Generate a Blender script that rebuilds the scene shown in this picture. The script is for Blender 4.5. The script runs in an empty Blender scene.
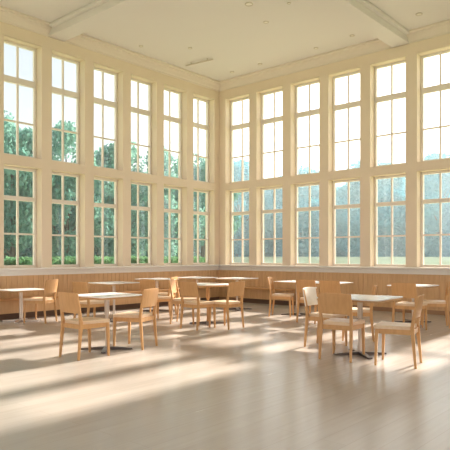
import bpy, bmesh, math, random
import numpy as np
from mathutils import Vector, Matrix
random.seed(7)
R = math.radians
S = bpy.context.scene
COL = S.collection

# ------------------------------------------------------------------ camera
# room frame: the corner of the two glazed walls is the origin; the left wall is x=0, the right wall is y=0
F = 571.0
EX = (0.7518, -0.6594); EY = (0.6595, 0.7517)          # room axes seen from the camera
CAM = (10.81, -12.07, 1.25)
def c2r(X, Y):
    return (CAM[0] + X*EX[0] + Y*EX[1], CAM[1] + X*EY[0] + Y*EY[1])
def at(px, Y):
    return c2r((px-225)/F*Y, Y)
cd = bpy.data.cameras.new('camera'); cam = bpy.data.objects.new('camera', cd); COL.objects.link(cam)
cam.location = CAM; cam.rotation_euler = (R(90), 0, R(41.26))
cd.sensor_width = 36; cd.lens = F/450*36; cd.shift_y = 0.0682; cd.clip_end = 500
S.camera = cam

# ------------------------------------------------------------------ world, sun, exposure
w = bpy.data.worlds.new('sky'); S.world = w; w.use_nodes = True
nt = w.node_tree; nt.nodes.clear(); N = nt.nodes.new; L = nt.links.new
tc = N('ShaderNodeTexCoord'); sep = N('ShaderNodeSeparateXYZ'); L(tc.outputs['Generated'], sep.inputs[0])
def wdot(v, lo, hi):
    d = N('ShaderNodeVectorMath'); d.operation = 'DOT_PRODUCT'; L(tc.outputs['Generated'], d.inputs[0]); d.inputs[1].default_value = v
    m = N('ShaderNodeMapRange'); m.interpolation_type = 'SMOOTHSTEP'; L(d.outputs['Value'], m.inputs[0])
    m.inputs[1].default_value = lo; m.inputs[2].default_value = hi
    return m.outputs[0]
SKY_BLUE = (0.95, 1.03, 1.10, 1); SKY_SUN = (3.5, 3.4, 3.35, 1); SKY_BACK = (1.9, 1.8, 1.85, 1)
m1 = N('ShaderNodeMixRGB'); L(wdot((0.05, 0.98, 0.2), 0.50, 0.86), m1.inputs[0]); m1.inputs[1].default_value = SKY_BLUE; m1.inputs[2].default_value = SKY_SUN
m2 = N('ShaderNodeMixRGB'); L(wdot((0.75, -0.66, 0.0), 0.05, 0.6), m2.inputs[0]); L(m1.outputs[0], m2.inputs[1]); m2.inputs[2].default_value = SKY_BACK
bg = N('ShaderNodeBackground'); L(m2.outputs[0], bg.inputs[0]); bg.inputs[1].default_value = 1.0
wo = N('ShaderNodeOutputWorld'); L(bg.outputs[0], wo.inputs[0])
sd = bpy.data.lights.new('sun', 'SUN'); sun = bpy.data.objects.new('sun', sd); COL.objects.link(sun)
sun_to = Vector((-0.035, 1.0, 0.47)).normalized()
sun.rotation_euler = sun_to.to_track_quat('Z', 'Y').to_euler(); sun.location = (0, 20, 20)
sd.energy = 21.0; sd.color = (1.0, 0.90, 0.79); sd.angle = R(2.2)
S.view_settings.view_transform = 'Standard'; S.view_settings.look = 'None'
S.view_settings.exposure = -0.08; S.view_settings.gamma = 1.0; S.view_settings.use_curve_mapping = False

# ------------------------------------------------------------------ materials
def mat(name, base, rough=0.5, metal=0.0, spec=0.5, noise=None, bump=None, coat=0.0):
    m = bpy.data.materials.new(name); m.use_nodes = True
    t = m.node_tree; b = t.nodes['Principled BSDF']
    b.inputs['Base Color'].default_value = (*base, 1); b.inputs['Roughness'].default_value = rough
    b.inputs['Metallic'].default_value = metal; b.inputs['Specular IOR Level'].default_value = spec
    b.inputs['Coat Weight'].default_value = coat
    if noise:                                   # (scale xyz, second colour, detail)
        tcn = t.nodes.new('ShaderNodeTexCoord'); mp = t.nodes.new('ShaderNodeMapping'); mp.inputs['Scale'].default_value = noise[0]
        nz = t.nodes.new('ShaderNodeTexNoise'); nz.inputs['Scale'].default_value = 1.0; nz.inputs['Detail'].default_value = noise[2]
        mx = t.nodes.new('ShaderNodeMixRGB'); mx.inputs[1].default_value = (*base, 1); mx.inputs[2].default_value = (*noise[1], 1)
        rp = t.nodes.new('ShaderNodeMapRange'); rp.inputs[1].default_value = 0.35; rp.inputs[2].default_value = 0.65
        t.links.new(tcn.outputs['Object'], mp.inputs[0]); t.links.new(mp.outputs[0], nz.inputs['Vector'])
        t.links.new(nz.outputs[0], rp.inputs[0]); t.links.new(rp.outputs[0], mx.inputs[0]); t.links.new(mx.outputs[0], b.inputs['Base Color'])
        if bump:
            bp = t.nodes.new('ShaderNodeBump'); bp.inputs['Strength'].default_value = bump; bp.inputs['Distance'].default_value = 0.01
            t.links.new(nz.outputs[0], bp.inputs['Height']); t.links.new(bp.outputs[0], b.inputs['Normal'])
    return m
M = {}
M['wall'] = mat('cream_paint', (0.82, 0.695, 0.54), 0.75, noise=((1.5,1.5,1.5), (0.80, 0.675, 0.52), 2))
M['frame'] = mat('white_window_paint', (0.84, 0.78, 0.70), 0.45)
M['sill'] = mat('sill_paint', (0.84, 0.82, 0.77), 0.4)
M['ceiling'] = mat('ceiling_paint', (0.755, 0.705, 0.68), 0.85)
M['cornice'] = mat('cornice_paint', (0.78, 0.69, 0.59), 0.7)
M['wood'] = mat('chair_wood', (0.67, 0.38, 0.165), 0.42, noise=((28, 28, 3), (0.60, 0.33, 0.135), 4))
M['seat'] = mat('seat_wood', (0.82, 0.63, 0.44), 0.35, noise=((4, 30, 30), (0.77, 0.57, 0.38), 4))  # pale seat tone, lightened further to carry sunlight on the seats
M['sunlit'] = mat('sunlit_wood_back', (0.93, 0.88, 0.78), 0.5, noise=((30,30,30), (0.90, 0.84, 0.74), 3))  # pale tone stands in for sunlight on this backrest's face
M['top'] = mat('white_laminate', (0.93, 0.92, 0.91), 0.25)
M['edge'] = mat('plywood_edge', (0.62, 0.38, 0.18), 0.45, noise=((6, 6, 90), (0.50, 0.29, 0.13), 3))
M['steel'] = mat('brushed_steel', (0.72, 0.66, 0.60), 0.28, metal=1.0)
M['foot'] = mat('dark_steel', (0.16, 0.14, 0.13), 0.3, metal=0.9)
M['wains'] = mat('oak_boarding', (0.70, 0.45, 0.24), 0.5, noise=((25, 25, 2.0), (0.63, 0.39, 0.20), 4))
M['bench'] = mat('bench_oak', (0.62, 0.34, 0.15), 0.45, noise=((3, 3, 30), (0.54, 0.29, 0.12), 4))
M['dark'] = mat('dark_plinth', (0.15, 0.09, 0.06), 0.6)
M['skirt'] = mat('brown_skirting', (0.33, 0.19, 0.11), 0.5)
M['lamp_ring'] = mat('lamp_ring', (0.58, 0.50, 0.42), 0.4)
M['bark'] = mat('bark', (0.13, 0.11, 0.09), 0.9, noise=((6, 6, 2), (0.08, 0.07, 0.055), 4))

def floor_mat():
    m = bpy.data.materials.new('pale_plank_floor'); m.use_nodes = True; t = m.node_tree; b = t.nodes['Principled BSDF']
    n = t.nodes.new; l = t.links.new
    tcn = n('ShaderNodeTexCoord'); mp = n('ShaderNodeMapping'); mp.inputs['Rotation'].default_value = (0, 0, R(90))
    br = n('ShaderNodeTexBrick'); br.inputs['Scale'].default_value = 1.0; br.inputs['Brick Width'].default_value = 2.4; br.inputs['Row Height'].default_value = 0.19
    br.inputs['Mortar Size'].default_value = 0.0025; br.inputs['Mortar Smooth'].default_value = 0.3; br.offset = 0.37
    br.inputs['Color1'].default_value = (0.50, 0.452, 0.405, 1); br.inputs['Color2'].default_value = (0.485, 0.437, 0.39, 1); br.inputs['Mortar'].default_value = (0.43, 0.385, 0.34, 1)
    l(tcn.outputs['Object'], mp.inputs[0]); l(mp.outputs[0], br.inputs['Vector'])
    mp2 = n('ShaderNodeMapping'); mp2.inputs['Scale'].default_value = (22, 1.2, 1); l(tcn.outputs['Object'], mp2.inputs[0])
    nz = n('ShaderNodeTexNoise'); nz.inputs['Scale'].default_value = 1; nz.inputs['Detail'].default_value = 5; l(mp2.outputs[0], nz.inputs['Vector'])
    mx = n('ShaderNodeMixRGB'); mx.blend_type = 'MULTIPLY'; mx.inputs[0].default_value = 0.16; l(br.outputs['Color'], mx.inputs[1]); l(nz.outputs[0], mx.inputs[2])
    l(mx.outputs[0], b.inputs['Base Color'])
    mr = n('ShaderNodeMapRange'); mr.inputs[3].default_value = 0.20; mr.inputs[4].default_value = 0.30; l(nz.outputs[0], mr.inputs[0]); l(mr.outputs[0], b.inputs['Roughness'])
    b.inputs['Specular IOR Level'].default_value = 0.5
    return m
M['floor'] = floor_mat()

def glass_mat(name, tint, gloss=0.06):
    m = bpy.data.materials.new(name); m.use_nodes = True; t = m.node_tree; t.nodes.clear(); n = t.nodes.new
    a = n('ShaderNodeBsdfTransparent'); a.inputs[0].default_value = (*tint, 1)
    g = n('ShaderNodeBsdfGlossy'); g.inputs['Roughness'].default_value = 0.03; g.inputs['Color'].default_value = (0.9, 0.95, 1, 1)
    x = n('ShaderNodeMixShader'); x.inputs[0].default_value = gloss
    o = n('ShaderNodeOutputMaterial'); t.links.new(a.outputs[0], x.inputs[1]); t.links.new(g.outputs[0], x.inputs[2]); t.links.new(x.outputs[0], o.inputs[0])
    return m
M['glass'] = glass_mat('window_glass', (0.98, 0.985, 0.982), 0.04)

def leaf_mat(name, c1, c2, trans=0.45, tr=None):
    m = bpy.data.materials.new(name); m.use_nodes = True; t = m.node_tree; t.nodes.clear(); n = t.nodes.new; l = t.links.new
    tcn = n('ShaderNodeTexCoord'); nz = n('ShaderNodeTexNoise'); nz.inputs['Scale'].default_value = 0.9; nz.inputs['Detail'].default_value = 3
    l(tcn.outputs['Object'], nz.inputs['Vector'])
    mx = n('ShaderNodeMixRGB'); mx.inputs[1].default_value = (*c1, 1); mx.inputs[2].default_value = (*c2, 1)
    rp = n('ShaderNodeMapRange'); rp.inputs[1].default_value = 0.35; rp.inputs[2].default_value = 0.65; l(nz.outputs[0], rp.inputs[0]); l(rp.outputs[0], mx.inputs[0])
    d = n('ShaderNodeBsdfDiffuse'); tl = n('ShaderNodeBsdfTranslucent'); l(mx.outputs[0], d.inputs[0]); l(mx.outputs[0], tl.inputs[0])
    x = n('ShaderNodeMixShader'); x.inputs[0].default_value = trans; l(d.outputs[0], x.inputs[1]); l(tl.outputs[0], x.inputs[2])
    o = n('ShaderNodeOutputMaterial'); l(x.outputs[0], o.inputs[0])
    return m
M['leaf_l'] = leaf_mat('leaf_green', (0.12, 0.28, 0.23), (0.24, 0.44, 0.36))
M['leaf_d'] = leaf_mat('leaf_dark', (0.05, 0.19, 0.17), (0.10, 0.28, 0.25))
M['leaf_r'] = leaf_mat('leaf_haze_blue', (0.05, 0.30, 0.40), (0.10, 0.40, 0.48), 0.45)  # distance haze put into the leaf colour as blue
M['leaf_h'] = leaf_mat('leaf_hedge', (0.11, 0.25, 0.13), (0.17, 0.34, 0.17), 0.3)
M['lawn'] = mat('lawn', (0.36, 0.44, 0.24), 0.9, noise=((0.4, 0.4, 1), (0.42, 0.50, 0.29), 5))

# ------------------------------------------------------------------ mesh helpers
class MB:
    def __init__(s): s.v = []; s.f = []; s.sm = []
    def add(s, vs, fs, smooth=False):
        o = len(s.v); s.v += [tuple(v) for v in vs]; s.f += [tuple(i+o for i in f) for f in fs]; s.sm += [smooth]*len(fs); return s
    def box(s, x0, x1, y0, y1, z0, z1):
        v = [(x0,y0,z0),(x1,y0,z0),(x1,y1,z0),(x0,y1,z0),(x0,y0,z1),(x1,y0,z1),(x1,y1,z1),(x0,y1,z1)]
        return s.add(v, [(0,3,2,1),(4,5,6,7),(0,1,5,4),(1,2,6,5),(2,3,7,6),(3,0,4,7)])
    def loft(s, rings, cap=True, smooth=False):
        n = len(rings[0]); vs = [p for r in rings for p in r]; fs = []
        for i in range(len(rings)-1):
            for j in range(n):
                k = (j+1) % n; fs.append((i*n+j, i*n+k, (i+1)*n+k, (i+1)*n+j))
        s.add(vs, fs, smooth)
        if cap:
            s.add(rings[0], [tuple(range(n))[::-1]]); s.add(rings[-1], [tuple(range(n))])
        return s
    def post(s, pts):                         # pts: (x,y,z,hx,hy) bottom to top
        return s.loft([[(x-a,y-b,z),(x+a,y-b,z),(x+a,y+b,z),(x-a,y+b,z)] for x,y,z,a,b in pts])
    def cyl(s, x, y, z0, z1, r0, r1=None, n=20):
        r1 = r0 if r1 is None else r1
        ring = lambda r, z: [(x+r*math.cos(2*math.pi*i/n), y+r*math.sin(2*math.pi*i/n), z) for i in range(n)]
        return s.loft([ring(r0, z0), ring(r1, z1)], smooth=True)
    def prism(s, outline, z0, z1, smooth=False):
        return s.loft([[(x,y,z0) for x,y in outline], [(x,y,z1) for x,y in outline]], smooth=smooth)
    def tube(s, p0, p1, r0, r1, n=8):
        p0 = Vector(p0); p1 = Vector(p1); q = (p1-p0).to_track_quat('Z', 'Y')
        ring = lambda p, r: [p + q @ Vector((r*math.cos(2*math.pi*i/n), r*math.sin(2*math.pi*i/n), 0)) for i in range(n)]
        return s.loft([ring(p0, r0), ring(p1, r1)], smooth=True)
    def build(s, name, m, parent=None, bevel=0, seg=2, loc=None, kind=None):
        me = bpy.data.meshes.new(name); me.from_pydata(s.v, [], s.f); me.validate(); me.update()
        if len(me.polygons) == len(s.sm): me.polygons.foreach_set('use_smooth', s.sm)
        me.materials.append(m); o = bpy.data.objects.new(name, me); COL.objects.link(o)
        if parent: o.parent = parent
        if loc: o.location = loc
        if bevel:
            b = o.modifiers.new('bevel', 'BEVEL'); b.width = bevel; b.segments = seg; b.limit_method = 'ANGLE'; b.angle_limit = R(40)
        if kind: o['kind'] = kind
        return o
def empty(name, loc=(0,0,0), rz=0):
    o = bpy.data.objects.new(name, None); o.empty_display_size = 0.2; COL.objects.link(o); o.location = loc; o.rotation_euler = (0,0,rz); return o
def tag(o, label, cat, group=None):
    o['label'] = label; o['category'] = cat
    if group: o['group'] = group
    elif 'group' in o: del o['group']
    return o
KIDS = {}
def copy_tree(o, parent=None):
    c = o.copy(); COL.objects.link(c)
    if parent: c.parent = parent
    for ch in [k for k in ALL_CH.get(o.name, [])]: copy_tree(ch, c)
    return c
ALL_CH = {}
def register(root):
    def rec(o):
        ALL_CH[o.name] = [k for k in bpy.data.objects if k.parent == o]
        for k in ALL_CH[o.name]: rec(k)
    rec(root)
def struct(o, label=None):
    o['kind'] = 'structure'
    if label: o['label'] = label
    return o

# ------------------------------------------------------------------ room shell
XE, YE = 13.6, -14.6               # far ends of the hall, behind the camera
TH = 0.34                          # wall thickness
PITCH_L, ST_L, W_L, NL = 1.077, 0.205, 0.835, 13
PITCH_R, ST_R, W_R, NR = 1.105, 0.24, 0.85, 12
LO = (1.0, 3.08); UP = (3.28, 5.64); CEIL = 6.10; CORN = 5.895
struct(MB().box(0-TH, XE+TH, YE-TH, TH, -0.12, 0).build('floor', M['floor']))
struct(MB().box(0-TH, XE+TH, YE-TH, TH, CEIL, CEIL+0.2).build('ceiling', M['ceiling']))

def wall_mb(n, pitch, st, wd, length, wins):
    """wall in (s, depth, z): s along the wall, depth 0 (room face) to TH outward; wins(k) -> list of (z0,z1)"""
    boxes = []
    s = 0.0
    for k in range(n):
        a = st + k*pitch; b = a + wd
        boxes.append((s, a, 0, CEIL)); z = 0
        for z0, z1 in wins(k): boxes.append((a, b, z, z0)); z = z1
        boxes.append((a, b, z, CEIL)); s = b
    boxes.append((s, length, 0, CEIL))
    return [bx for bx in boxes if bx[1]-bx[0] > 1e-4]
def wins_left(k): return [LO, UP]
def wins_right(k): return [LO, UP] if k < 6 else ([LO] if k < 8 else [])
mb = MB()
for a, b, z0, z1 in wall_mb(NL, PITCH_L, ST_L, W_L, -YE, wins_left): mb.box(-TH, 0, -b, -a, z0, z1)
struct(mb.build('wall_left', M['wall']))
mb = MB()
X6 = 7.37                                   # unseen low window past the six full-height bays, added to shape the floor sunlight
for a, b, z0, z1 in wall_mb(6, PITCH_R, ST_R, W_R, X6, wins_right) + [(X6, X6+W_R, 0, LO[0]), (X6, X6+W_R, LO[1], CEIL), (X6+W_R, XE+TH, 0, CEIL)]:
    mb.box(a if a > 0 else -TH, b, 0, TH, z0, z1)
struct(mb.build('wall_right', M['wall']))
# the two walls behind the camera, with large openings for daylight
mb = MB()
for a, b, z0, z1 in wall_mb(5, 2.7, 0.5, 2.1, XE+TH, lambda k: [(1.0, 5.6)]): mb.box(a if a > 0 else -TH, b, YE-TH, YE, z0, z1)
struct(mb.build('wall_rear', M['wall']))
mb = MB()
for a, b, z0, z1 in wall_mb(5, 2.8, 0.8, 2.1, -YE, lambda k: [(1.0, 5.6)]): mb.box(XE, XE+TH, -b, -a, z0, z1)
struct(mb.build('wall_side', M['wall']))

# windows: local x along the wall (0..w), local y outward, local z up
REC = 0.20
def make_window(w, z0, z1, transom, bars):
    h = z1 - z0; f = 0.055; y0, y1 = REC, REC+0.07
    mb = MB()
    mb.box(0, f, y0, y1, 0, h); mb.box(w-f, w, y0, y1, 0, h); mb.box(f, w-f, y0, y1, 0, f); mb.box(f, w-f, y0, y1, h-f, h)
    root = mb.build('window_1', M['frame'], bevel=0.006, seg=1)
    t0, t1 = transom[0]-z0, transom[1]-z0
    MB().box(f, w-f, y0-0.006, y1, t0, t1).build('transom', M['frame'], root, bevel=0.006, seg=1)
    g = MB(); c = w/2; b = 0.018
    for q0, q1 in ((f, t0), (t1, h-f)): g.box(c-b, c+b, y0+0.012, y1-0.012, q0, q1)
    for zb in bars:
        zz = zb - z0; g.box(f, c-b, y0+0.012, y1-0.012, zz-b, zz+b); g.box(c+b, w-f, y0+0.012, y1-0.012, zz-b, zz+b)
    g.build('glazing_bars', M['frame'], root)
    MB().box(f*0.8, w-f*0.8, y0+0.034, y0+0.038, f*0.8, h-f*0.8).build('glass_pane', M['glass'], root)
    # slim casing bead round the opening on the room face
    k = MB(); e = 0.028; p = -0.010
    k.box(-e, w+e, p, 0.02, h, h+e)
    k.build('casing_bead', M['wall'], root)
    struct(root); register(root); return root
def zl(px): return px
W = {}
W['Llo'] = make_window(W_L, *LO, (2.39, 2.48), (1.70,))
W['Lup'] = make_window(W_L, *UP, (4.80, 4.93), (4.02,))
W['Rlo'] = make_window(W_R, *LO, (2.39, 2.48), (1.70,))
W['Rup'] = make_window(W_R, *UP, (4.80, 4.93), (4.02,))
wn = [0]; used = set()
def put_window(key, loc, rz):
    o = W[key] if key not in used else copy_tree(W[key])
    used.add(key); wn[0] += 1; o.location = loc; o.rotation_euler = (0, 0, rz); return o
wlist = []
for k in range(NL):                   # left wall: s runs along -y; local x -> +y, outward -> -x  (rotate +90)
    a = ST_L + k*PITCH_L
    for key, z in (('Llo', LO[0]), ('Lup', UP[0])): wlist.append(put_window(key, (0, -(a+W_L), z), R(90)))
for k in range(7):
    a = ST_R + k*PITCH_R if k < 6 else X6
    wlist.append(put_window('Rlo', (a, 0, LO[0]), 0))
    if k < 6: wlist.append(put_window('Rup', (a, 0, UP[0]), 0))
for i, o in enumerate(wlist): o.name = 'tmpw_%d' % i
for i, o in enumerate(wlist): o.name = 'window_%d' % (i+1)

# sills, apron mouldings, boarding, skirting, cornices
def run_left(mb, prof_boxes):
    for d0, d1, z0, z1 in prof_boxes: mb.box(d0, d1, YE, 0, z0, z1)
def run_right(mb, prof_boxes):
    for d0, d1, z0, z1 in prof_boxes: mb.box(0, XE, -d1, -d0, z0, z1)
o = MB(); run_left(o, [(0, 0.10, 0.955, 1.0)]); o = o.build('trim_1', M['sill'], bevel=0.012); struct(o)
o = MB(); run_right(o, [(0, 0.10, 0.955, 1.0)]); o = o.build('trim_2', M['sill'], bevel=0.012); struct(o)
o = MB(); run_left(o, [(0, 0.05, 0.90, 0.955), (0, 0.03, 0.845, 0.90)]); struct(o.build('trim_3', M['sill'], bevel=0.008))
o = MB(); run_right(o, [(0, 0.05, 0.90, 0.955), (0, 0.03, 0.845, 0.90)]); struct(o.build('trim_4', M['sill'], bevel=0.008))
bd, gp = 0.118, 0.008
mb = MB(); mb.box(0, 0.012, YE, 0, 0.09, 0.845); s = 0.02
while s < -YE-0.02: mb.box(0.012, 0.022, -(s+bd-gp), -s, 0.09, 0.845); s += bd
struct(mb.build('trim_5', M['wains']))
mb = MB(); mb.box(0, XE, -0.012, 0, 0.09, 0.845); s = 0.02
while s < XE-0.02: mb.box(s, s+bd-gp, -0.022, -0.012, 0.09, 0.845); s += bd
struct(mb.build('trim_6', M['wains']))
struct(MB().box(0, 0.03, YE, 0, 0, 0.09).build('baseboard_left', M['dark'], bevel=0.004))
struct(MB().box(0, XE, -0.03, 0, 0, 0.09).build('baseboard_right', M['skirt'], bevel=0.004))
prof = [(0, CORN), (0.03, CORN), (0.035, CORN+0.03), (0.06, CORN+0.05), (0.10, CORN+0.10), (0.16, CORN+0.135), (0.17, CORN+0.16), (0.24, CORN+0.17), (0.24, CEIL), (0, CEIL)]
mb = MB(); mb.loft([[(d, 0-d if False else 0, z) for d, z in prof], [(d, YE, z) for d, z in prof]]); struct(mb.build('trim_7', M['cornice']))
mb = MB(); mb.loft([[(XE, -d, z) for d, z in prof], [(0, -d, z) for d, z in prof]]); struct(mb.build('trim_8', M['cornice']))
# ceiling beams
SB = 5.445
def beam(name, horiz, c, wd=0.40, deep=CEIL-CORN):
    mb = MB()
    if horiz: mb.box(0, XE, -c-wd/2, -c+wd/2, CORN, CEIL); mb.box(0.2, XE, -c-wd/2-0.09, -c+wd/2+0.09, CEIL-0.07, CEIL)
    else: mb.box(c-wd/2, c+wd/2, YE, 0, CORN, CEIL); mb.box(c-wd/2-0.09, c+wd/2+0.09, YE, -0.2, CEIL-0.07, CEIL)
    return struct(mb.build(name, M['ceiling'], bevel=0.01, seg=1))
beam('ceiling_beam', True, 5.25); beam('ceiling_beam.001', False, 5.40)
beam('ceiling_beam.002', True, 11.6); beam('ceiling_beam.003', False, 11.4)

# built-in bench along the boarding
def bench(name, label, x0, x1, y0, y1, side):
    b = empty(name, ((x0+x1)/2, (y0+y1)/2, 0))
    cx, cy = (x0+x1)/2, (y0+y1)/2; a, c = (x1-x0)/2, (y1-y0)/2
    MB().box(-a, a, -c, c, 0.37, 0.415).build('bench_seat', M['bench'], b, bevel=0.008)
    if side == 'left': MB().box(-a, a-0.12, -c+0.03, c-0.03, 0.12, 0.37).build('bench_front', M['wains'], b); MB().box(-a, a-0.2, -c+0.03, c-0.03, 0, 0.12).build('plinth', M['dark'], b)
    else: MB().box(-a+0.03, a-0.03, -c+0.12, c, 0.12, 0.37).build('bench_front', M['wains'], b); MB().box(-a+0.03, a-0.03, -c+0.2, c, 0, 0.12).build('plinth', M['dark'], b)
    tag(b, label, 'bench')
    return b
bench('wall_bench', 'long low oak bench built against the boarding under the left wall windows', 0.032, 0.432, -13.8, -0.75, 'left')
bench('wall_bench', 'short low oak bench against the right wall boarding near the corner', 0.95, 2.6, -0.432, -0.032, 'right')

# ------------------------------------------------------------------ ceiling fittings
def on_ceiling(px, py):
    Y = F*(CEIL-1.25)/(255.7-py); return at(px, Y)
def downlight(px, py, label, r=0.055):
    x, y = on_ceiling(px, py)
    t = empty('ceiling_downlight', (x, y, CEIL)); n = 24
    mb = MB(); ro, ri = r, r*0.72
    ring = lambda rr, z: [(rr*math.cos(2*math.pi*i/n), rr*math.sin(2*math.pi*i/n), z) for i in range(n)]
    mb.loft([ring(ro, 0), ring(ro*0.95, -0.012), ring(ri, -0.012), ring(ri, 0)], cap=False)
    mb.build('trim_ring', M['lamp_ring'], t)
    MB().cyl(0, 0, -0.006, 0.0, ri*0.98).build('lens', M['frame'], t)
    tag(t, label, 'ceiling light', 'recessed ceiling downlights')
for px, py, lb, r in [
    (249, 4, 'largest round ceiling downlight, at the top edge above the middle of the room', 0.085),
    (266, 22, 'small ceiling downlight just below and right of the largest one', 0.06),
    (289, 3, 'small ceiling downlight at the top edge right of the largest one', 0.04),
    (316, 48, 'small ceiling downlight above the third window from the corner on the right wall', 0.055),
    (352, 35.5, 'small ceiling downlight left of the right-hand ceiling beam', 0.055),
    (419, 14, 'ceiling downlight right of the right-hand ceiling beam', 0.07),
    (260, 64, 'faint ceiling downlight above the second window of the right wall', 0.06),
    (232, 72, 'faint ceiling downlight nearest the room corner', 0.06),
    (190, 48, 'faint ceiling downlight just above the thin ceiling track', 0.05),
    (141, 46, 'lone ceiling downlight right of the left-hand ceiling beam', 0.05)]:
    downlight(px, py, lb, r)
p0 = on_ceiling(186, 63.5); p1 = on_ceiling(213, 57)
cx, cy = (p0[0]+p1[0])/2, (p0[1]+p1[1])/2; ln = math.hypot(p1[0]-p0[0], p1[1]-p0[1])
tr = empty('ceiling_track', (cx, cy, CEIL), math.atan2(p1[1]-p0[1], p1[0]-p0[0]))
MB().box(-ln/2, ln/2, -0.02, 0.02, -0.07, -0.045).build('rail', M['lamp_ring'], tr, bevel=0.004)
MB().cyl(-ln*0.3, 0, -0.05, 0, 0.014).build('rod', M['lamp_ring'], tr); MB().cyl(ln*0.3, 0, -0.05, 0, 0.014).build('rod', M['lamp_ring'], tr)
tag(tr, 'thin grey track rail hanging just under the ceiling near the corner', 'track light')

# ------------------------------------------------------------------ chair
def make_chair(back_mat='wood', seat_mat='seat'):
    root = empty('dining_chair')
    for s in (-1, 1):
        MB().post([(s*0.198, 0.205, 0, 0.0125, 0.0125), (s*0.192, 0.195, 0.36, 0.018, 0.019), (s*0.190, 0.192, 0.42, 0.018, 0.019)]).build('front_leg', M['wood'], root, bevel=0.005)
        MB().post([(s*0.196, -0.235, 0, 0.0125, 0.0135), (s*0.192, -0.205, 0.33, 0.017, 0.019), (s*0.190, -0.198, 0.45, 0.017, 0.020),
                   (s*0.192, -0.222, 0.62, 0.0155, 0.014), (s*0.195, -0.252, 0.785, 0.0145, 0.008)]).build('rear_leg', M['wood'], root, bevel=0.005)
    a = MB()
    a.box(-0.172, 0.172, 0.182, 0.202, 0.365, 0.42); a.box(-0.175, 0.175, -0.208, -0.188, 0.365, 0.42)
    a.box(-0.200, -0.180, -0.18, 0.174, 0.365, 0.42); a.box(0.180, 0.200, -0.18, 0.174, 0.365, 0.42)
    a.build('seat_frame', M['wood'], root)
    # seat: rounded, slightly dished board, wider at the front
    out = []
    def corner(cx, cy, r, a0):
        return [(cx+r*math.cos(R(a0+t)), cy+r*math.sin(R(a0+t))) for t in (0, 30, 60, 90)]
    out += corner(0.185, 0.19, 0.035, 0); out += corner(-0.185, 0.19, 0.035, 90); out += corner(-0.155, -0.17, 0.02, 180); out += corner(0.155, -0.17, 0.02, 270)
    MB().prism(out, 0.42, 0.458).build('seat', M[seat_mat], root, bevel=0.010, seg=3)
    # curved backrest panel
    nu, nv = 14, 6; th = 0.016
    def P(u, v, side):
        x = (u-0.5)*2; z = 0.555 + v*(0.80-0.555)
        hw = 0.214 - 0.004*v
        bow = -0.024*(1-x*x)
        y = -0.205 - (z-0.50)*0.175 + bow
        if v > 0.99: z += 0.008*(1-x*x)
        return (x*hw, y + (th/2 if side else -th/2), z)
    vs = []; fs = []
    for side in (0, 1):
        for j in range(nv+1):
            for i in range(nu+1): vs.append(P(i/nu, j/nv, side))
    n1 = (nu+1)*(nv+1); idx = lambda i, j, s: s*n1 + j*(nu+1) + i
    for j in range(nv):
        for i in range(nu):
            fs.append((idx(i,j,0), idx(i+1,j,0), idx(i+1,j+1,0), idx(i,j+1,0))); fs.append((idx(i,j,1), idx(i,j+1,1), idx(i+1,j+1,1), idx(i+1,j,1)))
    for i in range(nu):
        fs.append((idx(i,0,0), idx(i,0,1), idx(i+1,0,1), idx(i+1,0,0))); fs.append((idx(i,nv,0), idx(i+1,nv,0), idx(i+1,nv,1), idx(i,nv,1)))
    for j in range(nv):
        fs.append((idx(0,j,0), idx(0,j+1,0), idx(0,j+1,1), idx(0,j,1))); fs.append((idx(nu,j,0), idx(nu,j,1), idx(nu,j+1,1), idx(nu,j+1,0)))
    MB().add(vs, fs).build('backrest', M[back_mat], root, bevel=0.005, seg=2)
    register(root); return root
proto = make_chair(); sunlit = make_chair('sunlit')
sunlit.children  # kept
pused = [False]
def chair(px, Y, rot, label, src=None, back=True):
    """px, Y: pixel column and depth of the backrest centre on the floor; rot in degrees, 0 faces the right wall"""
    if src is None:
        o = proto if not pused[0] else copy_tree(proto); pused[0] = True
    else: o = src
    x, y = at(px, Y); r = R(rot)
    x += -math.sin(r)*0.23; y += math.cos(r)*0.23
    o.location = (x, y, 0); o.rotation_euler = (0, 0, r)
    tag(o, label, 'chair', 'oak dining chairs'); return o

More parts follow.
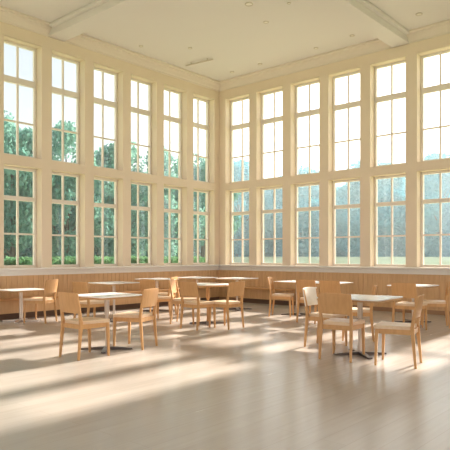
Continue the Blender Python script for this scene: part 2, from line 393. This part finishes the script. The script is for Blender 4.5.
# ------------------------------------------------------------------ tables
def rrect(h, r, n=5):
    out = []
    for cx, cy, a0 in ((h-r, h-r, 0), (-h+r, h-r, 90), (-h+r, -h+r, 180), (h-r, -h+r, 270)):
        out += [(cx+r*math.cos(R(a0+90*t/n)), cy+r*math.sin(R(a0+90*t/n))) for t in range(n+1)]
    return out
def make_table(name, side=0.74, H=0.73, rnd=None, twin=False, wood_col=False):
    root = empty(name)
    if rnd: outl = [(rnd*math.cos(2*math.pi*i/48), rnd*math.sin(2*math.pi*i/48)) for i in range(48)]; inn = [(x*0.985, y*0.985) for x, y in outl]
    else: outl = rrect(side/2, 0.06); inn = rrect(side/2-0.006, 0.055)
    MB().prism(outl, H-0.012, H).build('table_top', M['top'], root, bevel=0.003)
    MB().prism(inn, H-0.034, H-0.012).build('edge_band', M['edge'], root)
    c = MB()
    if twin:
        c.cyl(-0.035, 0, 0.03, H-0.04, 0.017); c.cyl(0.035, 0, 0.03, H-0.04, 0.017)
    else:
        c.cyl(0, 0, 0.035, H-0.04, 0.024)
    c.build('column', M['wood'] if wood_col else M['steel'], root)
    MB().box(-0.13, 0.13, -0.13, 0.13, H-0.042, H-0.034).build('mounting_plate', M['foot'], root)
    if not twin: MB().cyl(0, 0, H-0.27, H-0.045, 0.034).build('sleeve', M['wood'] if wood_col else M['steel'], root)
    for k in range(4):
        a = R(45+90*k); dx, dy = math.cos(a), math.sin(a); nx, ny = -dy, dx
        r0, r1 = 0.02, 0.34; w0, w1 = 0.036, 0.030
        b = [(dx*r0+nx*w0, dy*r0+ny*w0), (dx*r0-nx*w0, dy*r0-ny*w0), (dx*r1-nx*w1, dy*r1-ny*w1), (dx*r1+nx*w1, dy*r1+ny*w1)]
        mb = MB(); mb.loft([[(x, y, 0.004) for x, y in b], [(b[0][0], b[0][1], 0.042), (b[1][0], b[1][1], 0.042), (b[2][0], b[2][1], 0.022), (b[3][0], b[3][1], 0.022)]])
        ft = mb.build('base_foot', M['steel'] if twin else M['foot'], root, bevel=0.005)
        MB().cyl(dx*(r1-0.03), dy*(r1-0.03), 0, 0.006, 0.018).build('glide', M['dark'], ft)
    register(root); return root
sq = make_table('cafe_table'); sq_used = [False]
def table(px, Y, rot, label, root=None):
    if root is None:
        root = sq if not sq_used[0] else copy_tree(sq); sq_used[0] = True
    x, y = at(px, Y); root.location = (x, y, 0); root.rotation_euler = (0, 0, R(rot))
    tag(root, label, 'table', 'white topped pedestal tables'); return root

table(107, 7.62, 0, 'square white pedestal table in the left foreground between two chairs')
table(360, 7.22, 4, 'large white square table in the right foreground among four chairs', make_table('cafe_table', side=0.84))
table(208, 10.54, 0, 'round white table in the middle with dark cross base', make_table('cafe_table', rnd=0.41, wood_col=True))
table(21, 10.9, 0, 'low white table on twin steel posts at the left edge', make_table('cafe_table', side=0.74, H=0.61, twin=True))
table(114, 11.1, 0, 'square white table directly behind the left foreground table')
table(157, 12.9, 0, 'small far white table behind the right-hand chair of the left foreground table')
table(197, 13.8, 0, 'far white table near the corner, seen just above the round table')
table(237, 13.3, 0, 'far white table near the corner, right of the round table')
table(297, 12.1, 0, 'far white table beside the side-on chair, left one of the joined pair', make_table('cafe_table', H=0.71))
table(329, 11.55, 0, 'far white table behind the cream-backed chair, right one of the joined pair', make_table('cafe_table', H=0.71))
table(413, 10.7, 0, 'far white table at the right by the boarding', make_table('cafe_table', H=0.70))

chair(69.5, 6.95, 0, 'large wooden chair seen from behind at the left foreground table')
chair(149.5, 7.75, 110, 'wooden chair on the right side of the left foreground table')
chair(80.5, 9.8, 0, 'wooden chair whose back shows above the left foreground table, beside the nearest left chair')
chair(51, 10.7, 118, 'wooden chair beside the low twin-post table at the left')
chair(148, 10.9, 0, 'wooden chair with its back just behind the right-hand chair of the left foreground table')
chair(173, 12.0, 118, 'far wooden chair side on, left of the chairs at the round table')
chair(189, 9.7, 0, 'wooden chair seen from behind at the left of the round table')
chair(174, 10.65, -62, 'wooden chair mostly hidden, side on at the far left of the round table')
chair(236, 9.8, 90, 'wooden chair at the right of the round table')
chair(271, 11.9, -64, 'wooden chair side on at the left end of the joined pair of tables')
chair(306, 10.6, 0, 'wooden chair seen from behind, left of two at the joined tables')
chair(330, 10.2, 0, 'wooden chair seen from behind, right of two at the joined tables')
chair(311.5, 8.0, -84, 'chair with a pale cream backrest at the left of the right foreground table', src=sunlit)
chair(335, 6.8, 8, 'large wooden chair seen from behind at the right foreground table')
chair(418, 6.5, 104, 'wooden chair at the right side of the right foreground table')
chair(373, 8.5, 118, 'wooden chair on the far side of the right foreground table, narrow back edge on')
chair(404, 9.4, 0, 'wooden chair seen from behind at the far right table')
chair(448, 10.0, 116, 'wooden chair at the right picture edge by the far right table')

# ------------------------------------------------------------------ outside
def gz(x, y):
    t = max(0.0, min(1.0, (y-14)/20.0)); return -0.35 + 1.50*t*t*(3-2*t)
gm = MB(); nx_, ny_ = 30, 60
gv = [(-140+290*i/nx_, -80+240*j/ny_, gz(0, -80+240*j/ny_)) for j in range(ny_+1) for i in range(nx_+1)]
gm.add(gv, [(j*(nx_+1)+i, j*(nx_+1)+i+1, (j+1)*(nx_+1)+i+1, (j+1)*(nx_+1)+i) for j in range(ny_) for i in range(nx_)], True)
struct(gm.build('ground', M['lawn']))
def leaves(rng, centers, radii, n, size, squash=0.85):
    idx = rng.integers(0, len(centers), n)
    d = rng.normal(size=(n, 3)); d /= np.linalg.norm(d, axis=1)[:, None]
    rr = rng.uniform(0.55, 1.05, n)[:, None]
    p = centers[idx] + d*rr*radii[idx][:, None]*np.array([1, 1, squash])
    a = rng.normal(size=(n, 3)); a /= np.linalg.norm(a, axis=1)[:, None]
    b = np.cross(a, rng.normal(size=(n, 3))); b /= np.linalg.norm(b, axis=1)[:, None]
    s = size*rng.uniform(0.6, 1.3, n)[:, None]
    v = np.stack([p-a*s, p-b*s*0.6, p+a*s, p+b*s*0.6], axis=1).reshape(-1, 3)
    return v
def leaf_object(name, v, m, parent=None):
    nq = len(v)//4; me = bpy.data.meshes.new(name)
    me.vertices.add(len(v)); me.vertices.foreach_set('co', v.astype(np.float32).ravel())
    me.loops.add(len(v)); me.loops.foreach_set('vertex_index', np.arange(len(v), dtype=np.int32))
    me.polygons.add(nq); me.polygons.foreach_set('loop_start', np.arange(0, len(v), 4, dtype=np.int32))
    me.update(calc_edges=True); me.validate(); me.materials.append(m)
    o = bpy.data.objects.new(name, me); COL.objects.link(o)
    if parent: o.parent = parent
    return o
def make_tree(name, seed, h, rad, m, n=9000, size=0.13, low=0.18, clumps=26):
    rng = np.random.default_rng(seed); root = empty(name)
    cs = []; rs = []
    for i in range(clumps):
        t = rng.uniform(low, 0.93); env = math.sin(math.pi*min(1, (t-low*0.6)/(1-low*0.6))**0.75)*0.9+0.15
        a = rng.uniform(0, 2*math.pi); q = rad*env*rng.uniform(0.2, 0.95)
        cs.append((q*math.cos(a), q*math.sin(a), h*t)); rs.append(rad*rng.uniform(0.24, 0.42))
    cs = np.array(cs); rs = np.array(rs)
    leaf_object('crown', leaves(rng, cs, rs, n, size), m, root)
    mb = MB(); tp = (0, 0, h*0.8); mb.tube((0, 0, -0.1), (0.05, 0.03, h*0.42), 0.028*h, 0.018*h); mb.tube((0.05, 0.03, h*0.42), tp, 0.018*h, 0.004*h)
    for i in range(0, clumps, 3):
        z = cs[i][2]*0.62; mb.tube((0.03, 0.02, z), cs[i], 0.008*h, 0.003*h, 6)
    mb.build('trunk', M['bark'], root); register(root); return root
protos = {}
def tree(kind, x, y, sc, rz, label, group, cat='tree'):
    o = protos[kind]
    if kind in tused: o = copy_tree(o)
    tused.add(kind); o.location = (x, y, gz(x, y)); o.rotation_euler = (0, 0, rz); o.scale = (sc[0], sc[0], sc[1]); tag(o, label, cat, group); return o
tused = set()
protos['a'] = make_tree('garden_tree', 1, 8.0, 3.0, M['leaf_l'], n=11000, size=0.12)
protos['b'] = make_tree('garden_tree', 2, 8.0, 2.6, M['leaf_l'], n=8500, size=0.12, low=0.25)
protos['d'] = make_tree('garden_tree', 3, 5.0, 2.8, M['leaf_d'], n=40000, size=0.13, low=0.02, clumps=46)
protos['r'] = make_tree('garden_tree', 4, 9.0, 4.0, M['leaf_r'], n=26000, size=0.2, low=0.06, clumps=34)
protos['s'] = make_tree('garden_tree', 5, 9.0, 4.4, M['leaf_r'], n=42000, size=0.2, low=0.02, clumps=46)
ORD = ['first', 'second', 'third', 'fourth', 'fifth', 'sixth', 'seventh', 'eighth']
# pixel column, depth, width scale, height scale, kind
for i, (px, Y, a, b, k) in enumerate([(12, 27.5, 0.8, 1.08, 'a'), (66, 29, 0.8, 1.06, 'b'), (116, 32, 0.8, 1.04, 'a'), (160, 35, 0.85, 1.04, 'b'), (203, 39, 0.9, 1.08, 'a'), (-45, 28, 0.9, 1.1, 'b')]):
    x, y = at(px, Y); tree(k, x, y, (a, b), i*1.3, 'tall leafy green tree behind the left wall, %s of its row' % (ORD[i] + ' from the left' if i < 5 else 'out of frame'), 'tall trees behind the left wall')
for i, (px, Y) in enumerate([(-25, 36), (20, 37), (62, 38), (102, 40), (140, 43), (176, 46), (195, 50)]):
    x, y = at(px, Y); tree('d', x, y, (1.2, 1.25), i*2.1, 'dense dark bushy tree low behind the left wall, %s of its row' % ORD[i], 'dark trees behind the left wall')
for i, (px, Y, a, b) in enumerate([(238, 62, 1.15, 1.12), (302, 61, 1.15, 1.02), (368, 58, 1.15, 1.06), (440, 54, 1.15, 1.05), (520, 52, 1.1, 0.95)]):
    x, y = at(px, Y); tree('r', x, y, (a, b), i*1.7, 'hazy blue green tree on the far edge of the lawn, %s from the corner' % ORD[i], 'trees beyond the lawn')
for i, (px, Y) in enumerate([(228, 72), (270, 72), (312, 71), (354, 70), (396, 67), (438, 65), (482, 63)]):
    x, y = at(px, Y); tree('s', x, y, (1.2, 0.98), i*2.3, 'low broad haze-tinted tree behind the lawn tree line, %s from the corner' % ORD[i], 'low trees beyond the lawn')
# clipped hedge and shrubs outside the left wall
rng = np.random.default_rng(11)
def hedge(x, y, ln, label):
    root = empty('clipped_hedge', (x, y, -0.35)); n = 9000
    p = np.stack([rng.uniform(-0.7, 0.7, n), rng.uniform(-ln/2, ln/2, n), rng.uniform(0.0, 1.42, n)], 1)
    face = rng.integers(0, 3, n); p[face == 0, 0] = np.sign(p[face == 0, 0])*0.7; p[face == 1, 2] = 1.42
    p += rng.normal(scale=0.04, size=p.shape)
    a = rng.normal(size=(n, 3)); a /= np.linalg.norm(a, axis=1)[:, None]; b = np.cross(a, rng.normal(size=(n, 3))); b /= np.linalg.norm(b, axis=1)[:, None]
    s = 0.09
    leaf_object('foliage', np.stack([p-a*s, p-b*s, p+a*s, p+b*s], 1).reshape(-1, 3), M['leaf_h'], root)
    m = MB(); 
    for k in range(int(ln//0.8)): m.tube((0, -ln/2+0.4+k*0.8, 0), (0, -ln/2+0.4+k*0.8, 1.2), 0.03, 0.015, 6)
    m.build('stems', M['bark'], root)
    tag(root, label, 'hedge', 'clipped hedges outside the left wall')
hedge(-9.0, -4.6, 5.0, 'low bright green clipped hedge outside the first two windows from the left')
hedge(-9.0, 1.0, 5.0, 'low bright green clipped hedge outside the middle windows of the left wall')
hedge(-9.0, 6.4, 4.6, 'low bright green clipped hedge outside the left wall windows nearest the corner')

# morning haze hanging over the garden
hm = bpy.data.materials.new('haze'); hm.use_nodes = True; t = hm.node_tree; t.nodes.clear()
vs_ = t.nodes.new('ShaderNodeVolumeScatter'); vs_.inputs['Color'].default_value = (0.62, 0.92, 1.0, 1); vs_.inputs['Density'].default_value = 0.010; vs_.inputs['Anisotropy'].default_value = 0.3
ho = t.nodes.new('ShaderNodeOutputMaterial'); t.links.new(vs_.outputs[0], ho.inputs['Volume'])
hl = hm.copy(); hl.name = 'haze_left'; hl.node_tree.nodes['Volume Scatter'].inputs['Density'].default_value = 0.008
hz = MB().box(-60, 60, 14, 66, -1.0, 13.0).build('haze', hm); hz['kind'] = 'stuff'; hz['label'] = 'pale blue haze hanging over the lawn'; hz['category'] = 'haze'
hz2 = MB().box(-50, -10.5, -10, 13.9, -1.0, 11.0).build('haze', hl); hz2['kind'] = 'stuff'; hz2['label'] = 'thin haze among the trees outside the left wall'; hz2['category'] = 'haze'
